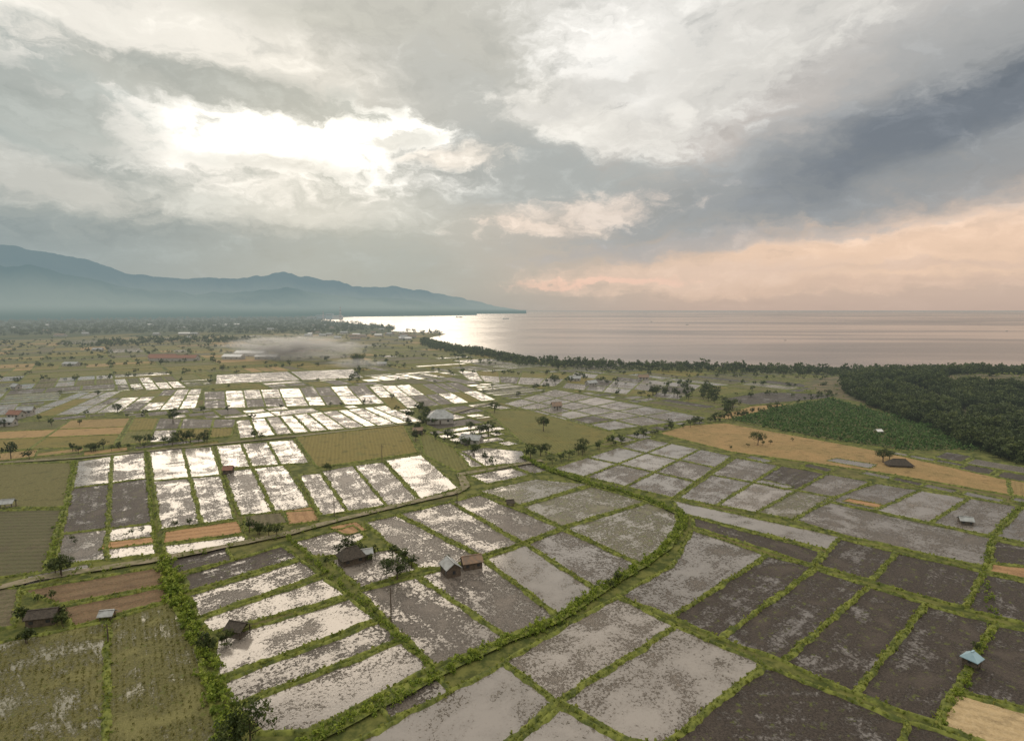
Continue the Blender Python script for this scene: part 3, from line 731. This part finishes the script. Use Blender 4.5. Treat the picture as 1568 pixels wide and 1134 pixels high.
def house(name,px,py,L,W,hw,hr,rot,roofm,wallm,hip=0.0,open_=False,stilt=0.0):
    x,y=g(px,py); e=bpy.data.objects.new(name,None); COL.objects.link(e); e.location=(x,y,0); e.rotation_euler=(0,0,math.radians(rot))
    l,w=L/2,W/2; z0=stilt
    if open_ or stilt:
        V=[];Fc=[]
        for sx in(-1,1):
            for sy in(-1,1):
                v,f=box(sx*(l-.15),sy*(w-.15),(hw+z0)/2,.18,.18,hw+z0); Fc+=[tuple(i+len(V) for i in q) for q in f]; V+=v
        pyob('posts',V,Fc,WOOD,e)
        v,f=box(0,0,z0+.1,L-.4,W-.4,.15); pyob('platform',v,f,WOOD,e)
    if not open_:
        V=[(-l,-w,z0),(l,-w,z0),(l,w,z0),(-l,w,z0),(-l,-w,z0+hw),(l,-w,z0+hw),(l,w,z0+hw),(-l,w,z0+hw)]
        Fc=[(0,1,5,4),(1,2,6,5),(2,3,7,6),(3,0,4,7)]
        if hip==0:
            V+=[(-l,0,z0+hw+hr*.96),(l,0,z0+hw+hr*.96)]; Fc+=[(4,7,8),(5,9,6)]
        pyob('walls',V,Fc,wallm,e)
        v,f=box(0.0,-w-.02,z0+min(1.0,hw*.42),.9,.08,min(2.0,hw*.84)); pyob('door',v,f,WOOD,e)
        k=1
        for sy in(-1,1):
            for fx in(-.6,.6):
                v,f=box(fx*l,sy*(w+.02),z0+hw*.58,min(1.2,L*.15),.08,hw*.35); pyob('window_%d'%k,v,f,GLASS,e); k+=1
        for sx in(-1,1):
            v,f=box(sx*(l+.02),0,z0+hw*.58,.08,min(1.2,W*.2),hw*.35); pyob('window_%d'%k,v,f,GLASS,e); k+=1
    o=.5 if L>5 else .3; zt=z0+hw+hr; ze=z0+hw-o*hr/w*0.6; rl=(l+o)*(1-hip) if hip else l+o
    def shell(dz): return [(-l-o,-w-o,ze+dz),(l+o,-w-o,ze+dz),(l+o,w+o,ze+dz),(-l-o,w+o,ze+dz),(-rl,0,zt+dz),(rl,0,zt+dz)]
    V=shell(.12)+shell(0); Fc=[(0,1,5,4),(2,3,4,5),(1,2,5),(3,0,4)] if hip else [(0,1,5,4),(2,3,4,5)]
    Fc+=[tuple(i+6 for i in q[::-1]) for q in Fc]
    rim=[(0,1),(1,2),(2,3),(3,0)] if hip else [(0,1),(1,5),(5,2),(2,3),(3,4),(4,0)]
    Fc+=[(b_,a_,a_+6,b_+6) for a_,b_ in rim]
    pyob('roof',V,Fc,roofm,e)
    v,f=box(0,0,zt+.16,2*rl-.1,.3,.12); pyob('ridge_cap',v,f,roofm,e)
    return e
house('farmhouse',674,646,15,12,3.2,4.2,8,TIN,WALL,hip=.7)
house('farmhouse',722,678,10,6,2.4,1.8,-20,TIN,WALL)
house('farm_shed',640,664,5,4,2.2,1.2,10,TINO,WOOD)
house('thatched_hut',538,860,5.5,4.5,2.0,2.0,35,THATCH,WOOD,hip=.5)
house('farm_shed',560,855,3.2,2.6,1.8,.8,20,TIN,WOOD)
house('farm_hut',690,878,4.6,3.6,2.2,1.4,-62,TIN,WOOD)
house('farm_hut',722,868,4.8,3.2,1.9,1.2,20,TINO,WOOD)
house('field_shelter',1487,1022,2.2,2.2,1.3,1.0,30,BLUE,WOOD,hip=.6,stilt=.8)
house('field_shelter',350,726,3.4,2.8,1.6,1.2,10,TILE,WOOD,stilt=.6)
house('farm_shed',68,952,5,3.6,1.8,1.0,15,THATCH,WOOD)
house('field_shelter',165,948,2.4,2,1.3,.7,10,TIN,WOOD,open_=True)
house('field_shelter',365,972,3.6,3.0,1.8,1.0,-15,THATCH,WOOD,open_=True)
house('farm_shed',1478,802,3.2,2.6,1.4,.9,-20,TIN,WOOD)
house('thatched_hut',1376,714,9,4,1.2,2.0,-10,THATCH,WOOD,hip=.5)
house('field_shelter',1345,664,3,2.4,1.6,.8,10,WHITE,WOOD,open_=True)
house('field_shelter',13,777,3.4,2.8,1.8,1.0,15,TIN,WOOD,open_=True)
house('field_shelter',781,774,2.2,1.8,1.2,.8,15,THATCH,WOOD,open_=True)
house('village_house',1312,606,9,6,3,2,-10,WHITE,WALL)
house('village_house',852,626,6,5,2.6,2,10,TINO,WALL)
house('village_house',880,583,10,6,2.6,2,0,TIN,WALL)
house('village_house',905,590,9,6,2.6,2,30,TIN,WALL)
house('village_house',985,581,9,6,2.6,2,-5,TINO,WALL)
house('warehouse',385,545,42,16,5,3,-3,WHITE,WALL)
house('warehouse',358,550,26,12,4,3,-6,WHITE,WALL)
house('warehouse',410,550,30,12,4,3,-4,WHITE,WALL)
house('warehouse',268,552,58,13,4,3.4,2,TILE,WALL)
house('warehouse',250,550,34,10,4,3,4,TILE,WALL)
for (px,py,L) in [(110,560,16),(25,640,8),(40,634,8),(12,652,8),(150,537,14),(585,560,10),(460,540,14),(25,596,8)]:
    house('village_house',px,py,L,L*.55,2.8,2.0,random.uniform(-30,30),random.choice([TIN,TIN,TINO,TILE]),WALL)
for i in range(34):
    px=random.uniform(470,640); py=random.uniform(510,521) if random.random()<.75 else random.uniform(497,508)
    if not inpoly(landw,*[[q] for q in g(px,py)])[0]: continue
    house('village_house',px,py,random.uniform(10,26),random.uniform(8,12),3.5,2.6,random.uniform(-20,20),random.choice([TIN,WHITE,TINO,TINO,TIN]),WALL)
for i in range(16):
    px=random.uniform(0,470); py=random.uniform(497,520)
    house('village_house',px,py,random.uniform(12,30),random.uniform(9,14),4,3,random.uniform(-20,20),random.choice([TIN,WHITE,TINO,TIN]),WALL)
PP=far(508,4300)
e=bpy.data.objects.new('power_station',None); COL.objects.link(e); e.location=(PP[0],PP[1],0)
for i,(ox,w,h,mt) in enumerate([(-70,60,30,BLUE),(0,50,42,BLUE),(60,70,26,WHITE),(-140,50,18,TIN)]):
    v,f=box(ox,0,h/2,w,40,h); pyob('block_%d'%(i+1),v,f,mt,e)
    v,f=box(ox,-20.3,h*.75,w*.8,.5,h*.12); pyob('window_band_%d'%(i+1),v,f,GLASS,e)
RED=mat_simple('red_paint',(0.35,0.10,0.08),(0.3,0.09,0.07),.1)
def lattice(name,x,y,h,b=8):
    V=[];Q=[];mi=[];n=0
    lv=9
    for k in range(lv):
        z0,z1=h*k/lv,h*(k+1)/lv; w0=b*(1-k/lv*.85)/2; w1=b*(1-(k+1)/lv*.85)/2
        C0=[(-w0,-w0,z0),(w0,-w0,z0),(w0,w0,z0),(-w0,w0,z0)];C1=[(-w1,-w1,z1),(w1,-w1,z1),(w1,w1,z1),(-w1,w1,z1)]
        for i in range(4):
            for p,q in ((C0[i],C1[i]),(C0[i],C1[(i+1)%4]),(C0[i],C0[(i+1)%4])):
                v,f=limb(p,q,h*.009,h*.009,4); V.append(v);Q.append(f+n);n+=len(v); mi+=[k%2]*len(f)
    o=mesh_np(name,np.concatenate(V),np.concatenate(Q),[RED,WHITE],mi); o.location=(x,y,0)
lattice('radio_mast',*far(524,3900),88,14)
lattice('radio_mast',*far(498,3900),60,12)
def pole(px,py,h):
    x,y=g(px,py); V=[];Q=[];n=0
    for v,f in (limb((0,0,-.2),(0,0,h),.16,.1,8),limb((-.8,0,h-.5),(.8,0,h-.5),.06,.06,4),limb((-.6,0,h-1.2),(.6,0,h-1.2),.05,.05,4),limb((-.7,0,h-.5),(-.7,0,h-.2),.06,.04,5),limb((.7,0,h-.5),(.7,0,h-.2),.06,.04,5),limb((0,0,h-1.3),(.55,0,h-.55),.03,.03,4)):
        V.append(v);Q.append(f+n);n+=len(v)
    o=mesh_np('utility_pole',np.concatenate(V),np.concatenate(Q),[WOOD]); o.location=(x,y,0); o.rotation_euler=(0,0,.4)
for p in [(599,952,7.5),(166,985,4),(512,790,6),(585,705,7),(700,775,5)]: pole(*p)
HULL=mat_simple('ship_hull',(0.05,0.05,0.06),(0.08,0.07,0.07),.1)
def ship(name,px,D,L):
    x,y=far(px,D); e=bpy.data.objects.new(name,None); COL.objects.link(e); e.location=(x,y,-.6); e.rotation_euler=(0,0,.15)
    l=L/2;w=L*.08;h=L*.09
    V=[(-l,-w,h),(l*.8,-w,h),(l,0,h*1.25),(l*.8,w,h),(-l,w,h),(-l*.95,-w*.7,-.5),(l*.75,-w*.7,-.5),(l*.88,0,-.5),(l*.75,w*.7,-.5),(-l*.95,w*.7,-.5)]
    pyob('hull',V,[(0,1,6,5),(1,2,7,6),(2,3,8,7),(3,4,9,8),(4,0,5,9),(0,4,3,2,1)],HULL,e)
    v,f=box(-l*.7,0,h+L*.05,L*.14,w*1.6,L*.1); pyob('bridge',v,f,WHITE,e)
    v,f=box(-l*.72,0,h+L*.13,L*.04,w*.5,L*.05); pyob('funnel',v,f,RED,e)
    v,f=box(l*.3,0,h+L*.02,L*.5,w*1.3,L*.035); pyob('cargo',v,f,TINO,e)
ship('cargo_ship',704,5200,62); ship('cargo_ship',775,4300,48); ship('fishing_boat',1200,1250,6); ship('fishing_boat',1536,1800,9); ship('fishing_boat',1050,2600,14); ship('fishing_boat',995,3300,14)
def smoke(px,py,sx,sy,sz,dens,rot=0):
    x,y=g(px,py); bpy.ops.mesh.primitive_uv_sphere_add(segments=24,ring_count=12,location=(x,y,sz*.42)); o=bpy.context.object; o.name='smoke_plume'; o.scale=(sx,sy,sz*.5); o.rotation_euler=(0,rot,0)
    m,nt=newmat('smoke'); out=nt.new('ShaderNodeOutputMaterial'); pv=nt.new('ShaderNodeVolumePrincipled'); pv.inputs['Color'].default_value=(.99,.985,.975,1); pv.inputs['Anisotropy'].default_value=.55
    tc=nt.new('ShaderNodeTexCoord').outputs['Object']; nn=nt.noise(nt.mapping(tc,scale=(1.3,1.3,1.8)),1.9,4,.62,1.0)
    fall=nt.mr(nt.vm('LENGTH',tc),1.0,0.15,0,1)
    nt.set(pv.inputs['Density'],nt.m('MULTIPLY',nt.m('MULTIPLY',nt.mr(nn,.40,.62),fall),dens)); nt.l.new(pv.outputs[0],out.inputs['Volume']); o.data.materials.append(m)
smoke(450,552,110,45,40,.12); smoke(545,565,38,18,15,.12)

# ---------------------------------------------------------------- sky
w=bpy.data.worlds.new('World'); sc.world=w; w.use_nodes=True; w.node_tree.nodes.clear(); nt=NT(w.node_tree)
try: w.cycles.sampling_method='MANUAL'; w.cycles.sample_map_resolution=512
except Exception: pass
dirv=nt.new('ShaderNodeTexCoord').outputs['Generated']; s=nt.sep(dirv)
az=nt.m('MULTIPLY',nt.m('ARCTAN2',s[0],s[1]),5.73); el=nt.m('MULTIPLY',nt.m('ARCSINE',s[2]),5.73)
P0=nt.comb(az,el,0.0)
pz=nt.m('ADD',nt.m('MAXIMUM',s[2],0.0),0.12)
PP_=nt.comb(nt.m('DIVIDE',s[0],pz),nt.m('DIVIDE',s[1],pz),0.0)
wc=nt.vm('SUBTRACT',nt.noise(nt.mapping(P0,scale=(1.5,2.6,1)),1.0,5,.62,col=True),(.5,.5,.5))
Pw=nt.vm('ADD',P0,nt.vm('MULTIPLY',wc,(.8,.4,0)))
n1=nt.noise(nt.mapping(PP_,rot=(0,0,.5),scale=(.6,1.0,1)),1.2,7,.62,.3)      # perspective cloud deck
n2=nt.noise(nt.mapping(Pw,scale=(1.0,2.2,1)),1.6,7,.64,.25)                   # cumulus edges
n3=nt.noise(nt.mapping(Pw,loc=(3,7,0),scale=(.8,1.5,1)),4.6,5,.6,.4)           # small puffs
edge=nt.m('ADD',nt.m('ADD',nt.m('MULTIPLY',nt.m('SUBTRACT',n1,.5),.7),nt.m('MULTIPLY',nt.m('SUBTRACT',n2,.5),1.4)),nt.m('MULTIPLY',nt.m('SUBTRACT',n3,.5),1.2))
def K(c,k=1.0): return tuple(v*k for v in s2l(c))
elf=nt.m('DIVIDE',el,9.0)
left=nt.ramp(elf,[(0,K((152,163,160))),(.06,K((157,168,166))),(.14,K((180,186,181))),(.22,K((196,197,191))),(.32,K((228,225,216))),(.45,(1.2,1.14,1.04)),(1,(1.4,1.35,1.25))])
right=nt.ramp(elf,[(0,K((196,174,160))),(.03,K((210,186,168))),(.09,K((220,198,180))),(.15,K((198,190,183))),(.25,K((194,192,188))),(.32,K((212,209,201))),(.45,(1.2,1.14,1.04)),(1,(1.4,1.35,1.25))])
col=nt.mix(nt.mr(az,-1.8,2.4),left,right)
def blob(px,py,rx,ry,rot,c,st=1.0,lo=0.05,hi=0.75,k=1.0):
    """cloud mass: centre direction, radii, tilt"""
    global col
    a,e=azel(px,py)
    q=nt.mapping(Pw,loc=(a*5.73,e*5.73,0),rot=(0,0,math.radians(rot)),scale=(rx*.0063,ry*.0063,1),typ='TEXTURE')
    gr=nt.new('ShaderNodeTexGradient',gradient_type='SPHERICAL'); nt.set(gr.inputs[0],q)
    f=nt.m('MULTIPLY_ADD',edge,k*.55,gr.outputs['Fac'])
    f=nt.m('MULTIPLY',nt.mr(f,lo,hi,0,st),nt.mr(gr.outputs['Fac'],0,.25))
    col=nt.mix(f,col,c)
blob(110,335,580,120,-3,K((135,150,154)),.95,k=.5)
blob(60,265,420,100,4,K((160,168,165)),.85)
blob(60,275,170,45,-8,K((200,200,193)),.8)
blob(650,70,420,170,-5,K((194,193,184)),.95,k=.6)
blob(700,170,320,110,-20,K((184,186,181)),.85)
blob(800,270,520,90,-8,K((168,173,171)),.9)
blob(450,310,320,60,0,K((203,205,199)),.85)
blob(1180,295,560,80,8,K((160,164,163)),.9,k=.7)
blob(1300,230,560,110,18,K((158,161,162)),.85)
blob(1500,145,400,95,22,K((118,125,133)),1.0,k=.8)
blob(1500,60,220,70,10,K((172,173,172)),.8)
blob(1560,240,330,60,14,K((150,153,155)),.85)
blob(300,420,520,80,0,K((148,162,164)),.7,k=.3)
# bright breaks
blob(140,50,480,140,0,K((240,236,226)),.95,k=.9)
blob(230,190,380,75,-12,K((246,243,235)),.95,k=1.6)
blob(460,210,330,80,-5,(1.1,1.08,1.01),1.0,k=1.6)
blob(430,205,190,50,-6,(1.8,1.74,1.6),1.0,k=1.4)
blob(560,195,150,40,0,(1.8,1.74,1.6),1,k=1.4)
blob(990,80,280,160,-10,(.86,.84,.79),.95,k=1.2)
blob(950,95,140,80,-20,(1.05,1.02,.96),.9,k=1.5)
blob(890,185,190,55,-15,K((238,234,225)),.8,k=1.6)
blob(1160,55,320,80,12,K((222,219,212)),.8,k=1.3)
blob(1090,150,220,50,18,K((216,213,206)),.7,k=1.7)
blob(900,325,260,42,6,K((240,222,206)),.7,lo=.15,hi=1.0,k=2.4)
blob(830,348,140,18,-4,K((238,220,204)),.6,k=2.2)
blob(700,240,120,26,0,K((242,232,218)),.7,k=2)
blob(1010,200,120,24,15,K((228,224,216)),.6,k=2)
# darker shreds in front of the light
blob(345,138,330,42,-4,K((160,166,161)),.95,k=1.8)
blob(45,145,190,70,-8,K((160,168,164)),.9,k=1.7)
blob(600,212,90,22,5,K((184,186,180)),.75,k=2)
blob(440,250,150,22,0,K((190,192,186)),.6,k=2)
blob(190,115,90,22,-10,K((178,181,174)),.7,k=2)
blob(500,30,240,34,3,K((196,196,186)),.6,k=1.8)
blob(900,150,170,22,12,K((205,203,197)),.6,k=2)
# peach low band
blob(1420,385,640,60,3,K((238,206,180)),.9,k=.9)
blob(1050,425,360,30,2,K((222,197,179)),.7)
blob(1320,352,300,20,5,K((244,214,190)),.8,k=1.8)
blob(920,432,190,8,2,K((240,202,182)),.75,k=1.6)
blob(1100,372,420,24,5,K((176,173,171)),.75,k=1.5)
blob(1400,432,340,14,1,K((212,186,168)),.6,k=1.6)
blob(1450,402,300,9,2,K((218,192,174)),.6,k=1.8)
# texture
tex=nt.m('ADD',nt.m('ADD',nt.m('MULTIPLY',n1,.35),nt.m('MULTIPLY',n2,.4)),nt.m('MULTIPLY',n3,.25)); fadeh=nt.mr(el,0.0,1.0,0.25,1)
col=nt.mix(nt.m('MULTIPLY',nt.mr(tex,.49,.61),nt.m('MULTIPLY',fadeh,.5)),col,nt.vm('ADD',nt.vm('SCALE',col,1.25),(.05,.046,.042)))
col=nt.mix(nt.m('MULTIPLY',nt.mr(tex,.49,.39),nt.m('MULTIPLY',fadeh,.5)),col,nt.vm('MULTIPLY',col,(.77,.79,.80)))
sun_el,sun_az=math.radians(16),math.radians(-18.6)
sky=nt.new('ShaderNodeTexSky',sky_type='NISHITA'); sky.sun_disc=False; sky.sun_elevation=sun_el; sky.sun_rotation=sun_az; sky.dust_density=3
b1=nt.new('ShaderNodeBackground'); nt.l.new(sky.outputs[0],b1.inputs[0]); b1.inputs[1].default_value=0.08
b2=nt.new('ShaderNodeBackground'); nt.l.new(col,b2.inputs[0]); b2.inputs[1].default_value=1.0
mx=nt.new('ShaderNodeMixShader'); mx.inputs[0].default_value=.97; nt.l.new(b1.outputs[0],mx.inputs[1]); nt.l.new(b2.outputs[0],mx.inputs[2])
out=nt.new('ShaderNodeOutputWorld'); nt.l.new(mx.outputs[0],out.inputs[0])
sd=bpy.data.lights.new('sun','SUN'); sd.energy=0.9; sd.angle=math.radians(36); sd.color=(1,.83,.64)
so=bpy.data.objects.new('sun',sd); COL.objects.link(so); so.rotation_euler=(-(math.pi/2-sun_el),0,-sun_az)
cd=bpy.data.cameras.new('camera'); cd.lens=20; cd.sensor_width=36; cd.clip_start=.5; cd.clip_end=200000
co=bpy.data.objects.new('camera',cd); COL.objects.link(co); co.location=(0,0,H); co.rotation_euler=(math.pi/2-PITCH,0,0)
sc.camera=co
sc.view_settings.view_transform='Standard'; sc.view_settings.look='None'; sc.view_settings.exposure=0
print('filler',nf,'polys',sum(len(o.data.polygons) for o in bpy.data.objects if o.type=='MESH'))
